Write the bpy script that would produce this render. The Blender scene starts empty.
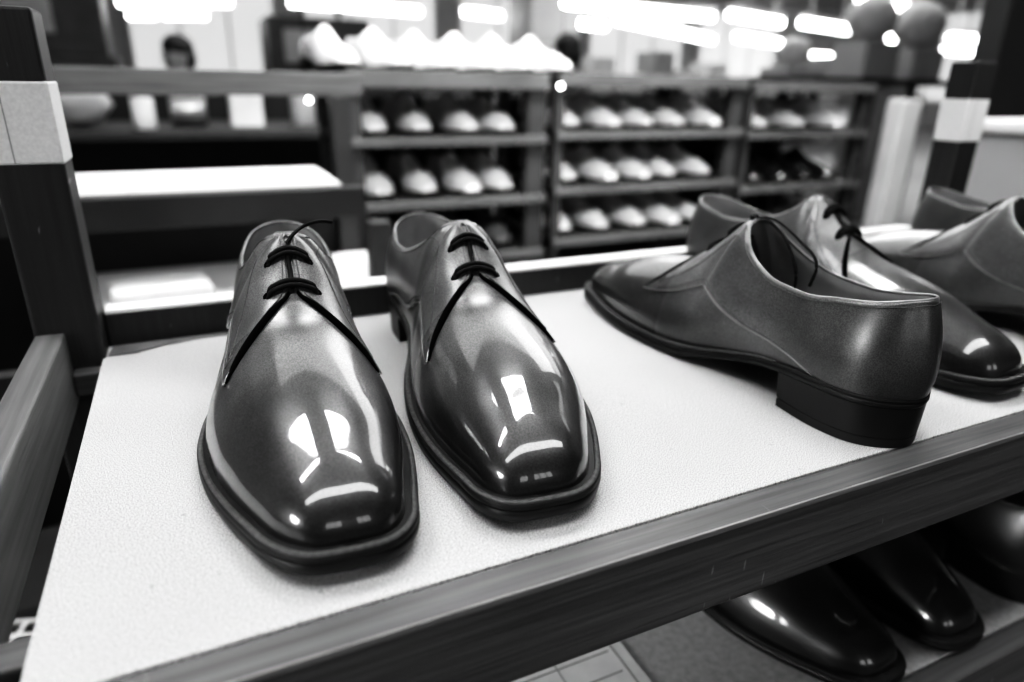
import bpy, bmesh, math, random
import numpy as np
from mathutils import Vector, Matrix, Euler
random.seed(7)
PI = math.pi
col = bpy.context.scene.collection

# ------------------------------------------------------------------ helpers
def tag(o, label=None, cat=None, group=None, kind=None):
    if label: o['label'] = label
    if cat: o['category'] = cat
    if group: o['group'] = group
    if kind: o['kind'] = kind
    return o

def empty(name, loc=(0, 0, 0), rz=0.0):
    o = bpy.data.objects.new(name, None)
    o.empty_display_size = .05
    o.location = loc; o.rotation_euler = (0, 0, rz)
    col.objects.link(o)
    return o

def mesh_obj(name, verts, faces, mat=None, parent=None, smooth=False, recalc=True):
    me = bpy.data.meshes.new(name)
    me.from_pydata([tuple(map(float, v)) for v in verts], [], faces)
    if recalc:
        bm = bmesh.new(); bm.from_mesh(me)
        bmesh.ops.recalc_face_normals(bm, faces=bm.faces)
        bm.to_mesh(me); bm.free()
    if smooth:
        for p in me.polygons: p.use_smooth = True
    me.update()
    o = bpy.data.objects.new(name, me)
    if mat: me.materials.append(mat)
    col.objects.link(o)
    if parent: o.parent = parent
    return o

class MB:
    """collects pieces of ONE mesh"""
    def __init__(s): s.v = []; s.f = []
    def add(s, vs, fs):
        n = len(s.v); s.v += [tuple(map(float, v)) for v in vs]; s.f += [tuple(i + n for i in f) for f in fs]
    def box(s, x0, x1, y0, y1, z0, z1, bev=0.0):
        if bev <= 0:
            vs = [(x, y, z) for z in (z0, z1) for y in (y0, y1) for x in (x0, x1)]
            s.add(vs, [(0, 2, 3, 1), (4, 5, 7, 6), (0, 1, 5, 4), (2, 6, 7, 3), (0, 4, 6, 2), (1, 3, 7, 5)])
        else:
            bm = bmesh.new()
            bmesh.ops.create_cube(bm, size=1)
            for v in bm.verts:
                v.co = Vector(((x0 + x1) / 2 + v.co.x * (x1 - x0), (y0 + y1) / 2 + v.co.y * (y1 - y0), (z0 + z1) / 2 + v.co.z * (z1 - z0)))
            bmesh.ops.bevel(bm, geom=bm.edges[:], offset=bev, segments=2, profile=.5, affect='EDGES')
            s.addbm(bm)
    def addbm(s, bm):
        bm.verts.index_update()
        s.add([v.co[:] for v in bm.verts], [tuple(v.index for v in f.verts) for f in bm.faces]); bm.free()
    def tube(s, pts, r, n=8, closed=False, flat=1.0, up=(0, 0, 1)):
        pts = [Vector(p) for p in pts]; m = len(pts)
        rr = r if isinstance(r, (list, tuple)) else [r] * m
        vs = []; fs = []
        for i, p in enumerate(pts):
            a = pts[(i - 1) % m] if (closed or i > 0) else p
            b = pts[(i + 1) % m] if (closed or i < m - 1) else p
            t = (b - a).normalized() if (b - a).length > 1e-9 else Vector((1, 0, 0))
            u = Vector(up)
            if abs(t.dot(u)) > .95: u = Vector((1, 0, 0))
            sd = t.cross(u).normalized(); nn = sd.cross(t).normalized()
            for k in range(n):
                an = 2 * PI * k / n
                vs.append(p + sd * math.cos(an) * rr[i] + nn * math.sin(an) * rr[i] * flat)
        for i in range(m if closed else m - 1):
            for k in range(n):
                a = i * n + k; b = i * n + (k + 1) % n; c = ((i + 1) % m) * n + (k + 1) % n; d = ((i + 1) % m) * n + k
                fs.append((a, b, c, d))
        if not closed:
            fs.append(tuple(range(n))[::-1]); fs.append(tuple((m - 1) * n + k for k in range(n)))
        s.add(vs, fs)
    def lathe(s, prof, c=(0, 0, 0), n=24):
        vs = []; fs = []
        for (r, z) in prof:
            for k in range(n):
                a = 2 * PI * k / n; vs.append((c[0] + r * math.cos(a), c[1] + r * math.sin(a), c[2] + z))
        for i in range(len(prof) - 1):
            for k in range(n):
                fs.append((i * n + k, i * n + (k + 1) % n, (i + 1) * n + (k + 1) % n, (i + 1) * n + k))
        fs.append(tuple(range(n))[::-1]); fs.append(tuple((len(prof) - 1) * n + k for k in range(n)))
        s.add(vs, fs)
    def blob(s, c, r, sub=2, jitter=0.0, seed=0):
        rnd = random.Random(seed)
        bm = bmesh.new(); bmesh.ops.create_icosphere(bm, subdivisions=sub, radius=1)
        for v in bm.verts:
            k = 1 + rnd.uniform(-jitter, jitter)
            v.co = Vector((c[0] + v.co.x * r[0] * k, c[1] + v.co.y * r[1] * k, c[2] + v.co.z * r[2] * k))
        s.addbm(bm)
    def build(s, name, mat=None, parent=None, smooth=False):
        return mesh_obj(name, s.v, s.f, mat, parent, smooth)

def boxo(name, b, mat, parent=None, bev=0.0):
    m = MB(); m.box(*b, bev=bev); return m.build(name, mat, parent)

# ------------------------------------------------------------------ materials (procedural, all grey)
def nodes(name):
    m = bpy.data.materials.new(name); m.use_nodes = True
    nt = m.node_tree; b = nt.nodes['Principled BSDF']
    return m, nt, b
def g(v): return (v, v, v, 1)
def noise_mat(name, lo, hi, scale=20, rough=.5, detail=4, stretch=(1, 1, 1), bump=0.0, bscale=None, coat=0.0, coatr=.05, spec=.5, p0=.3, p1=.7, metallic=0.0, distortion=0.0, roughvar=0.0):
    m, nt, b = nodes(name); N = nt.nodes; L = nt.links
    tc = N.new('ShaderNodeTexCoord'); mp = N.new('ShaderNodeMapping'); mp.inputs['Scale'].default_value = stretch
    L.new(tc.outputs['Object'], mp.inputs['Vector'])
    nz = N.new('ShaderNodeTexNoise'); nz.inputs['Scale'].default_value = scale; nz.inputs['Detail'].default_value = detail
    nz.inputs['Distortion'].default_value = distortion
    L.new(mp.outputs[0], nz.inputs['Vector'])
    cr = N.new('ShaderNodeValToRGB'); cr.color_ramp.elements[0].position = p0; cr.color_ramp.elements[1].position = p1
    cr.color_ramp.elements[0].color = g(lo); cr.color_ramp.elements[1].color = g(hi)
    L.new(nz.outputs['Fac'], cr.inputs[0]); L.new(cr.outputs[0], b.inputs['Base Color'])
    b.inputs['Roughness'].default_value = rough
    b.inputs['Specular IOR Level'].default_value = spec
    b.inputs['Coat Weight'].default_value = coat; b.inputs['Coat Roughness'].default_value = coatr
    b.inputs['Metallic'].default_value = metallic
    if roughvar:
        mr = N.new('ShaderNodeMapRange'); mr.inputs['To Min'].default_value = rough - roughvar; mr.inputs['To Max'].default_value = rough + roughvar
        mr.inputs['From Min'].default_value = .3; mr.inputs['From Max'].default_value = .7
        L.new(nz.outputs['Fac'], mr.inputs['Value']); L.new(mr.outputs[0], b.inputs['Roughness'])
    if bump:
        n2 = N.new('ShaderNodeTexNoise'); n2.inputs['Scale'].default_value = bscale or scale * 3; n2.inputs['Detail'].default_value = 3
        L.new(mp.outputs[0], n2.inputs['Vector'])
        bp = N.new('ShaderNodeBump'); bp.inputs['Strength'].default_value = bump; bp.inputs['Distance'].default_value = .001
        L.new(n2.outputs['Fac'], bp.inputs['Height']); L.new(bp.outputs[0], b.inputs['Normal'])
    return m
def emit(name, v, lo=None, scale=2.0):
    m, nt, b = nodes(name); b.inputs['Base Color'].default_value = g(.8)
    b.inputs['Emission Color'].default_value = g(1); b.inputs['Emission Strength'].default_value = v
    return m

def leather(name, lo, hi, rough=.34, coat=1.0, coatr=.035, toe_dark=.55):
    """burnished calf: mottled patina, darker toward toe and heel, fine creases"""
    m, nt, b = nodes(name); N = nt.nodes; L = nt.links
    tc = N.new('ShaderNodeTexCoord')
    nz = N.new('ShaderNodeTexNoise'); nz.inputs['Scale'].default_value = 22; nz.inputs['Detail'].default_value = 6; nz.inputs['Roughness'].default_value = .6
    L.new(tc.outputs['Object'], nz.inputs['Vector'])
    cr = N.new('ShaderNodeValToRGB'); e = cr.color_ramp.elements
    e[0].position = .3; e[1].position = .72; e[0].color = g(lo); e[1].color = g(hi)
    L.new(nz.outputs['Fac'], cr.inputs[0])
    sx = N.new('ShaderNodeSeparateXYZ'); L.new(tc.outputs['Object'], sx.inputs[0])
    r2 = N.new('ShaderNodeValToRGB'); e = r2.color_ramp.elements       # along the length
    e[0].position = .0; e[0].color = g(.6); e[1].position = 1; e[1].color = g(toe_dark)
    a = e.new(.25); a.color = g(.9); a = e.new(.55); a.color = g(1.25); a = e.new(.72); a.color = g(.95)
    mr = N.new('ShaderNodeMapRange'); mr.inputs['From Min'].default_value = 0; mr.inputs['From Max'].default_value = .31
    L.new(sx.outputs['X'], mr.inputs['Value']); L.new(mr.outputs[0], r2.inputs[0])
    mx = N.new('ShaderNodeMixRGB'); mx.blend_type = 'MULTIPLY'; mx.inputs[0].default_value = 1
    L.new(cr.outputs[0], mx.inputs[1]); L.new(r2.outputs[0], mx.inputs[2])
    # dark burnishing and painted shading low on the walls
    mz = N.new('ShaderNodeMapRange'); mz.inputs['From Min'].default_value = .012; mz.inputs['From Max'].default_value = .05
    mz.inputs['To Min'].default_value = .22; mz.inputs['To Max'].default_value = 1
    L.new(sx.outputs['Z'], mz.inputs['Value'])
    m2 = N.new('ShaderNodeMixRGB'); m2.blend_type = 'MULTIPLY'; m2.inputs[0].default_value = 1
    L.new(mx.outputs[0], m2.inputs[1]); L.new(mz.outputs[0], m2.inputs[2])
    ng = N.new('ShaderNodeTexNoise'); ng.inputs['Scale'].default_value = 1500; ng.inputs['Detail'].default_value = 1
    L.new(tc.outputs['Object'], ng.inputs['Vector'])
    cg = N.new('ShaderNodeValToRGB'); e = cg.color_ramp.elements; e[0].position = .35; e[1].position = .65; e[0].color = g(.45); e[1].color = g(1.5)
    L.new(ng.outputs['Fac'], cg.inputs[0])
    m3 = N.new('ShaderNodeMixRGB'); m3.blend_type = 'MULTIPLY'; m3.inputs[0].default_value = 1
    L.new(m2.outputs[0], m3.inputs[1]); L.new(cg.outputs[0], m3.inputs[2])
    L.new(m3.outputs[0], b.inputs['Base Color'])
    b.inputs['Roughness'].default_value = rough; b.inputs['Specular IOR Level'].default_value = .5
    b.inputs['Coat IOR'].default_value = 1.6
    pw = N.new('ShaderNodeMapRange'); pw.interpolation_type = 'SMOOTHSTEP'; pw.inputs['From Min'].default_value = .15; pw.inputs['From Max'].default_value = .24
    pw.inputs['To Min'].default_value = .55; pw.inputs['To Max'].default_value = coat
    L.new(sx.outputs['X'], pw.inputs['Value']); L.new(pw.outputs[0], b.inputs['Coat Weight'])
    pr = N.new('ShaderNodeMapRange'); pr.interpolation_type = 'SMOOTHSTEP'
    pr.inputs['From Min'].default_value = .165; pr.inputs['From Max'].default_value = .242
    pr.inputs['To Min'].default_value = .30; pr.inputs['To Max'].default_value = coatr
    L.new(sx.outputs['X'], pr.inputs['Value']); L.new(pr.outputs[0], b.inputs['Coat Roughness'])
    n3 = N.new('ShaderNodeTexNoise'); n3.inputs['Scale'].default_value = 420; n3.inputs['Detail'].default_value = 3
    L.new(tc.outputs['Object'], n3.inputs['Vector'])
    bp = N.new('ShaderNodeBump'); bp.inputs['Strength'].default_value = .10; bp.inputs['Distance'].default_value = .0006
    L.new(n3.outputs['Fac'], bp.inputs['Height']); L.new(bp.outputs[0], b.inputs['Normal'])
    n4 = N.new('ShaderNodeTexNoise'); n4.inputs['Scale'].default_value = 60; n4.inputs['Detail'].default_value = 3
    L.new(tc.outputs['Object'], n4.inputs['Vector'])
    b4 = N.new('ShaderNodeBump'); b4.inputs['Strength'].default_value = .05; b4.inputs['Distance'].default_value = .001
    L.new(n4.outputs['Fac'], b4.inputs['Height']); L.new(b4.outputs[0], b.inputs['Coat Normal'])
    return m

M = {}
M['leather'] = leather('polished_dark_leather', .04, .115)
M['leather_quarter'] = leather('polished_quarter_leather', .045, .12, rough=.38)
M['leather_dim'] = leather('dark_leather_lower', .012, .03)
M['lining'] = noise_mat('lining_leather', .30, .42, 40, .55, bump=.2, bscale=300)
M['insole'] = noise_mat('insole_leather', .12, .2, 30, .5)
M['welt'] = noise_mat('welt_leather', .010, .02, 60, .6, spec=.3)
M['sole'] = noise_mat('sole_edge', .006, .011, 50, .45, spec=.4)
M['lace'] = noise_mat('waxed_lace', .004, .009, 300, .7, spec=.2)
M['thread'] = noise_mat('thread', .12, .22, 400, .6)
M['thread_dark'] = noise_mat('thread_dark', .05, .10, 400, .6)
M['edge'] = noise_mat('cut_leather_edge', .16, .26, 90, .4, coat=.5, coatr=.1)
M['dark'] = noise_mat('eyelet_and_shadow_dark', .001, .002, 50, .95, spec=.05)

def board_mat():
    m, nt, b = nodes('pale_fibre_board'); N = nt.nodes; L = nt.links
    tc = N.new('ShaderNodeTexCoord')
    n1 = N.new('ShaderNodeTexNoise'); n1.inputs['Scale'].default_value = 1700; n1.inputs['Detail'].default_value = 3
    n2 = N.new('ShaderNodeTexNoise'); n2.inputs['Scale'].default_value = 6; n2.inputs['Detail'].default_value = 5
    n3 = N.new('ShaderNodeTexVoronoi'); n3.inputs['Scale'].default_value = 55
    for n in (n1, n2, n3): L.new(tc.outputs['Object'], n.inputs['Vector'])
    c1 = N.new('ShaderNodeValToRGB'); e = c1.color_ramp.elements; e[0].position = .35; e[1].position = .6; e[0].color = g(.22); e[1].color = g(.74)
    c2 = N.new('ShaderNodeValToRGB'); e = c2.color_ramp.elements; e[0].position = .3; e[1].position = .7; e[0].color = g(.84); e[1].color = g(1)
    c3 = N.new('ShaderNodeValToRGB'); e = c3.color_ramp.elements; e[0].position = .03; e[1].position = .07; e[0].color = g(.5); e[1].color = g(1)
    L.new(n1.outputs['Fac'], c1.inputs[0]); L.new(n2.outputs['Fac'], c2.inputs[0]); L.new(n3.outputs['Distance'], c3.inputs[0])
    a = N.new('ShaderNodeMixRGB'); a.blend_type = 'MULTIPLY'; a.inputs[0].default_value = 1
    L.new(c1.outputs[0], a.inputs[1]); L.new(c2.outputs[0], a.inputs[2])
    d = N.new('ShaderNodeMixRGB'); d.blend_type = 'MULTIPLY'; d.inputs[0].default_value = .7
    L.new(a.outputs[0], d.inputs[1]); L.new(c3.outputs[0], d.inputs[2])
    L.new(d.outputs[0], b.inputs['Base Color']); b.inputs['Roughness'].default_value = .8
    bp = N.new('ShaderNodeBump'); bp.inputs['Strength'].default_value = .04; bp.inputs['Distance'].default_value = .0002
    L.new(n1.outputs['Fac'], bp.inputs['Height']); L.new(bp.outputs[0], b.inputs['Normal'])
    return m
M['board'] = board_mat()
M['board_low'] = noise_mat('lower_board', .4, .55, 200, .8)

def wood_mat(name, lo, hi, axis, rough=.5):
    """stained timber, grain running along an axis, with pale scratches"""
    st = {'x': (1.5, 40, 40), 'y': (40, 1.5, 40), 'z': (40, 40, 1.5)}[axis]
    m = noise_mat(name, lo, hi, 6, rough, 6, st, bump=.35, bscale=12, spec=.4, p0=.25, p1=.75, coat=.15, coatr=.3)
    nt = m.node_tree; N = nt.nodes; L = nt.links; b = N['Principled BSDF']
    src = b.inputs['Base Color'].links[0].from_socket
    tc = N.new('ShaderNodeTexCoord'); mp = N.new('ShaderNodeMapping')
    mp.inputs['Rotation'].default_value = (.3, .5, .9); mp.inputs['Scale'].default_value = (300, 9, 60)
    L.new(tc.outputs['Object'], mp.inputs['Vector'])
    nz = N.new('ShaderNodeTexNoise'); nz.inputs['Scale'].default_value = 1; nz.inputs['Detail'].default_value = 1
    L.new(mp.outputs[0], nz.inputs['Vector'])
    cr = N.new('ShaderNodeValToRGB'); e = cr.color_ramp.elements; e[0].position = .76; e[1].position = .8; e[0].color = g(0); e[1].color = g(.35)
    L.new(nz.outputs['Fac'], cr.inputs[0])
    mx = N.new('ShaderNodeMixRGB'); mx.blend_type = 'ADD'; mx.inputs[0].default_value = .5
    L.new(src, mx.inputs[1]); L.new(cr.outputs[0], mx.inputs[2]); L.new(mx.outputs[0], b.inputs['Base Color'])
    return m
M['rail_x'] = wood_mat('stained_rail', .06, .14, 'x')
M['rail_y'] = wood_mat('stained_side_rail', .08, .17, 'y')
M['post'] = wood_mat('stained_post', .018, .035, 'z', .55)
M['worn'] = noise_mat('worn_edge', .15, .28, 30, .6, 5, (1, 20, 20))
M['tape'] = noise_mat('pale_tape', .68, .78, 500, .6, bump=.1)
M['tape_seam'] = noise_mat('tape_seam', .3, .36, 300, .6)
M['paper'] = noise_mat('paper', .8, .9, 60, .7)
M['paper_grey'] = noise_mat('grey_paper', .10, .17, 60, .8)
M['print'] = noise_mat('print_ink', .35, .45, 100, .7)
M['rack'] = noise_mat('rack_timber', .018, .035, 8, .6)
M['rack_edge'] = noise_mat('rack_edge', .05, .08, 8, .6)
M['rack_dark'] = noise_mat('rack_dark', .008, .02, 8, .7)
M['pale_shelf'] = noise_mat('pale_shelf', .55, .7, 4, .6)
M['lightpost'] = noise_mat('light_post', .4, .5, 6, .5)
M['white'] = noise_mat('white_leather', .45, .75, 30, .35, coat=.4)
M['pale'] = noise_mat('pale_leather', .6, .9, 25, .35, coat=.6)
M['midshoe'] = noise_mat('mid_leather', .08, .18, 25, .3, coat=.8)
M['darkshoe'] = noise_mat('dark_leather_far', .01, .03, 25, .25, coat=1)
M['carton'] = noise_mat('carton', .3, .42, 10, .7)
M['carton_w'] = noise_mat('carton_white', .6, .75, 10, .7)
M['machine'] = noise_mat('machine_paint', .03, .06, 6, .5)
M['machine_l'] = noise_mat('machine_pale', .25, .35, 6, .5)
M['steel'] = noise_mat('steel', .25, .4, 20, .35, metallic=.8)
M['wall'] = noise_mat('wall_paint', .42, .52, 1, .8)
M['column'] = noise_mat('column_paint', .30, .36, 2, .7)
M['dcolumn'] = noise_mat('dark_column_paint', .05, .08, 2, .5)
M['ceil'] = noise_mat('ceiling_paint', .25, .35, 1, .8)
M['floor'] = noise_mat('floor_concrete', .10, .18, 3, .5, 6)
M['skin'] = noise_mat('skin', .30, .38, 30, .5)
M['hair'] = noise_mat('hair', .008, .015, 60, .5)
M['cloth'] = noise_mat('work_shirt', .12, .2, 12, .8)
M['clothd'] = noise_mat('dark_overall', .02, .04, 12, .8)
M['tube'] = emit('lamp_tube', 14)
M['tube_near'] = emit('ceiling_tube', 10)
M['housing'] = noise_mat('lamp_housing', .6, .7, 4, .5)
M['pane'] = emit('bright_window', .42)
M['pane_rear'] = emit('bright_window_rear', 2.5)

# ------------------------------------------------------------------ THE SHOE
# loop nodes: heel back -> lateral side -> toe tip -> medial side ; O feather line, C top line / ridge, h1 h2 Bezier handles (mm)
LAT = [
 ((3, 0), (9, 0, 82.5), (-6, 0, 16), (-6, 0, -15)),
 ((9, 15.5), (13, 10.5, 81.5), (-3, 3, 16), (-3, 4, -15)),
 ((22, 27.5), (24, 19.5, 78.5), (-1, 4, 16), (-1, 5, -15)),
 ((45, 32), (43, 24.5, 73.5), (0, 4, 15), (0, 5, -14)),
 ((72, 32.5), (63, 26.5, 70.5), (0, 3.5, 15), (0, 5, -14)),
 ((98, 33.5), (85, 26, 71.5), (0, 4, 18), (0, 6, -15)),
 ((118, 36.5), (107, 22.5, 77.5), (0, 4, 19), (1, 8, -15)),
 ((134, 39.5), (123, 16.5, 88), (0, 4, 19), (2, 11, -12)),
 ((147, 42), (133, 8.5, 98), (0, 4, 19), (2, 14, -7)),
 ((156, 44), (138, 0, 100), (0, 4, 18), (2, 16, -1)),
 ((175, 47.5), (160, 0, 81), (0, 4.5, 17), (0, 20, 0)),
 ((201, 48), (189, -1, 63.5), (0, 4.5, 19), (0, 29, 0)),
 ((228, 43.5), (219, -2, 58), (0, 4, 19), (0, 30, 0)),
 ((252, 35.5), (245, -4, 52), (0, 3, 18), (0, 27, 0)),
 ((273, 26.5), (264, -6, 45), (1, 2, 14), (0, 22, -.6)),
 ((290, 18), (272, -7, 41.8), (2, 2, 14), (9, 17, -3.3)),
 ((301.3, 6.5), (272, -7, 41.8), (2.5, 1, 14), (17, 11, -6)),
 ((303, -9), (272, -7, 41.8), (2.5, 0, 14), (20.5, 0, -7.5)),
]
MED_O = {1: (9, -15), 2: (22, -26), 3: (45, -30), 4: (72, -28.5), 5: (98, -27), 6: (118, -28.5), 7: (134, -32), 8: (147, -35.5),
         9: (156, -37.5), 10: (175, -40.5), 11: (201, -43), 12: (228, -42.5), 13: (252, -39.5), 14: (273, -35.5), 15: (290, -32), 16: (301, -23.5)}
ZF = [(0, 29), (45, 29), (66, 27.5), (90, 23.5), (115, 17.5), (140, 12), (165, 9.2), (200, 8.8), (230, 9.2), (255, 10.2), (280, 12), (310, 14.5)]
NSUB = 12

def interp(tab, x):
    xs = [a for a, _ in tab]; ys = [b for _, b in tab]
    if x <= xs[0]: return ys[0]
    for i in range(len(xs) - 1):
        if x <= xs[i + 1]:
            h = xs[i + 1] - xs[i]; t = (x - xs[i]) / h
            def sl(j):
                if j <= 0 or j >= len(xs) - 1: return 0 if j <= 0 else (ys[-1] - ys[-2]) / (xs[-1] - xs[-2])
                return (ys[j + 1] - ys[j - 1]) / (xs[j + 1] - xs[j - 1])
            m0, m1 = sl(i) * h, sl(i + 1) * h
            return (2*t**3-3*t*t+1)*ys[i] + (t**3-2*t*t+t)*m0 + (-2*t**3+3*t*t)*ys[i+1] + (t**3-t*t)*m1
    return ys[-1]

def catmull(P, closed=True, sub=NSUB, mono=False):
    P = np.array(P, float); n = len(P); out = []
    d = np.roll(P, -1, 0) - P; dp = P - np.roll(P, 1, 0)
    T = (np.roll(P, -1, 0) - np.roll(P, 1, 0)) / 2
    if mono:
        T = np.where(d * dp > 0, 2 * d * dp / np.where(np.abs(d + dp) < 1e-9, 1, d + dp), 0)
    for i in range(n):
        j = (i + 1) % n
        for k in range(sub):
            t = k / sub
            out.append((2*t**3-3*t*t+1)*P[i] + (t**3-2*t*t+t)*T[i] + (-2*t**3+3*t*t)*P[j] + (t**3-t*t)*T[j])
    return np.array(out)

class ShoeSurf:
    def __init__(s, NS=36):
        nodes_ = []
        for i, (O, C, h1, h2) in enumerate(LAT): nodes_.append((O, C, h1, h2))
        for i in range(16, 0, -1):
            O, C, h1, h2 = LAT[i]; m = MED_O[i]
            C2 = (C[0], -C[1] if i < 9 else C[1], C[2] + (2 if 3 <= i <= 6 else 0))
            arch = -2.5 if 4 <= i <= 8 else 0
            nodes_.append((m, C2, (h1[0], -h1[1] + (arch if 0 else 0), h1[2]), (h2[0], -h2[1], h2[2])))
        O = catmull([n[0] for n in nodes_]); C = catmull([n[1] for n in nodes_], mono=True)
        H1 = catmull([n[2] for n in nodes_]); H2 = catmull([n[3] for n in nodes_])
        s.N = len(O); s.NS = NS; s.top = 9 * NSUB
        G = np.zeros((s.N, NS + 1, 3))
        for i in range(s.N):
            p0 = np.array([O[i][0], O[i][1], interp(ZF, O[i][0])]); p3 = C[i]
            p1 = p0 + H1[i]; p2 = p3 + H2[i]
            for k in range(NS + 1):
                t = k / NS
                G[i, k] = (1-t)**3*p0 + 3*(1-t)**2*t*p1 + 3*(1-t)*t*t*p2 + t**3*p3
        s.G = G
        # smooth (mirror neighbours across the ridge in the closed front zone)
        N = s.N
        for it in range(14):
            A = s.G; B = A.copy()
            lf = np.roll(A, 1, 0); rt = np.roll(A, -1, 0)
            B[:, 1:-1] = .5 * A[:, 1:-1] + .125 * (lf[:, 1:-1] + rt[:, 1:-1] + A[:, :-2] + A[:, 2:])
            for i in range(s.top, N - s.top + 1):
                j = (N - i) % N
                if abs(i - N // 2) < 2.6 * NSUB: continue
                B[i, -1] = .5 * A[i, -1] + .125 * (A[i-1, -1] + A[(i+1) % N, -1] + A[i, -2] + A[j, -2])
            # pole fan: common point, averaged ring
            ids = [i for i in range(N) if abs(i - N // 2) <= 2 * NSUB]
            pole = A[ids, -1].mean(0); ring = A[ids, -2].mean(0)
            for i in ids:
                B[i, -1] = pole
            s.G = B
        s.G /= 1000.0
        s.norms()
    def norms(s):
        A = s.G; dt = np.roll(A, -1, 0) - np.roll(A, 1, 0)
        ds = np.zeros_like(A); ds[:, 1:-1] = A[:, 2:] - A[:, :-2]; ds[:, 0] = A[:, 1] - A[:, 0]; ds[:, -1] = A[:, -1] - A[:, -2]
        n = np.cross(dt, ds)
        # orient outward: loop heel->lateral(+y)->toe is clockwise seen from above, so flip by test
        ln = np.linalg.norm(n, axis=2, keepdims=True); n = n / np.where(ln < 1e-12, 1, ln)
        k = s.NS // 3
        if n[4 * NSUB, k, 1] < 0: n = -n
        bad = ln[:, :, 0] < 1e-12
        n[bad] = (0, 0, 1)
        s.Nrm = n
    def P(s, t, v, off=0.0):
        """t in node units (0..34), v 0..1"""
        a = (t * NSUB) % s.N; i = int(a); fa = a - i; j = (i + 1) % s.N
        b = min(max(v, 0), 1) * s.NS; k = min(int(b), s.NS - 1); fb = b - k
        def bl(A): return (A[i % s.N, k]*(1-fa)*(1-fb) + A[j, k]*fa*(1-fb) + A[i % s.N, k+1]*(1-fa)*fb + A[j, k+1]*fa*fb)
        p = bl(s.G); n = bl(s.Nrm); n = n / (np.linalg.norm(n) + 1e-12)
        return p + n * off

SURF = ShoeSurf()
TN = 34.0                                   # nodes round the loop

def strip_mesh(rows, closed=False):
    """rows: list of equal-length point lists"""
    n = len(rows[0]); vs = [p for r in rows for p in r]; fs = []
    R_ = len(rows)
    for i in range(R_ if closed else R_ - 1):
        for k in range(n - 1):
            a = i * n + k; b = ((i + 1) % R_) * n + k
            fs.append((a, b, b + 1, a + 1))
    return vs, fs

# quarter outline in (t, v)
T_APEX, T_K = 10.35, 11.25
def pl(tab, x):
    if x <= tab[0][0]: return tab[0][1]
    for (a, b), (c, d) in zip(tab, tab[1:]):
        if x <= c:
            u = (x - a) / (c - a); return b + (d - b) * u
    return tab[-1][1]
def sm(tab, x): return interp(tab, x)
V_HI = [(9.0, .975), (10.0, .965), (10.3, .945), (10.43, .87), (10.6, .77), (10.82, .665), (11.05, .57), (11.25, .50)]
V_LO = [(0, 0.0), (2.6, 0.0), (3.1, .06), (3.7, .18), (4.4, .28), (5.4, .36), (6.6, .42), (8.0, .455), (9.5, .475), (10.5, .487), (11.25, .495)]
def ease(t, a, b):
    u = min(1, max(0, (t - a) / (b - a))); return u * u * (3 - 2 * u)
def vhi(t, sd=1):
    v = 1.0 if t < 9.0 else (1.0 - .025 * min(1, (t - 9.0) / .01) if t < 9.02 else sm(V_HI, t))
    return v - (.05 * ease(t, 10.3, 11.25) if sd < 0 else 0)
def vlo(t, sd=1): return max(0, sm(V_LO, t) - (.05 * ease(t, 7, 11.25) if sd < 0 else 0))

def quarter_mesh(side, full=True):
    ts = [i / 12 for i in range(0, int(T_K * 12))] + [T_K - .04, T_K]
    rows = []
    NB = 26
    for t in ts:
        hi = vhi(t, side); lo = vlo(t, side)
        if hi < lo: hi = lo
        tt = t if side > 0 else TN - t
        row = []
        edge = lambda v, o: SURF.P(tt, v, o)
        row.append(edge(lo, -.0002)); row.append(edge(lo, .0008))
        for k in range(NB + 1):
            u = k / NB; v = lo + (hi - lo) * u
            e = min(u, 1 - u) * NB
            o = .0016 if e >= 1 else .0013
            row.append(edge(v, o))
        row.append(edge(hi, .0008)); row.append(edge(hi, -.0002))
        rows.append(row)
    return strip_mesh(rows)

def smooth_poly(pts, n=3):
    pts = [np.array(p, float) for p in pts]
    for _ in range(n):
        q = [pts[0]]
        for a, b in zip(pts, pts[1:]): q += [a * .75 + b * .25, a * .25 + b * .75]
        q.append(pts[-1]); pts = q
    return pts

SMOOTHED = {}
def smooth_toe(me, x0=.195, x1=.245, it=40):
    bm = bmesh.new(); bm.from_mesh(me); bm.verts.ensure_lookup_table()
    sel = [v for v in bm.verts if v.co.x > x0 and not v.is_boundary]
    nb = [[e.other_vert(v).index for e in v.link_edges] for v in sel]
    w = [min(1, (v.co.x - x0) / (x1 - x0)) for v in sel]
    co_ = np.array([v.co[:] for v in bm.verts]); idx = [v.index for v in sel]
    key = (len(co_), round(float(co_[idx[0]][1]), 5))
    if key in SMOOTHED: it = 0
    for _ in range(it):
        new = co_.copy()
        for i, n_, ww in zip(idx, nb, w): new[i] = co_[i] * (1 - .5 * ww) + co_[n_].mean(0) * .5 * ww
        co_ = new
    co_ = SMOOTHED.setdefault(key, co_)
    for v in bm.verts: v.co = co_[v.index]
    bm.to_mesh(me); bm.free()

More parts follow.
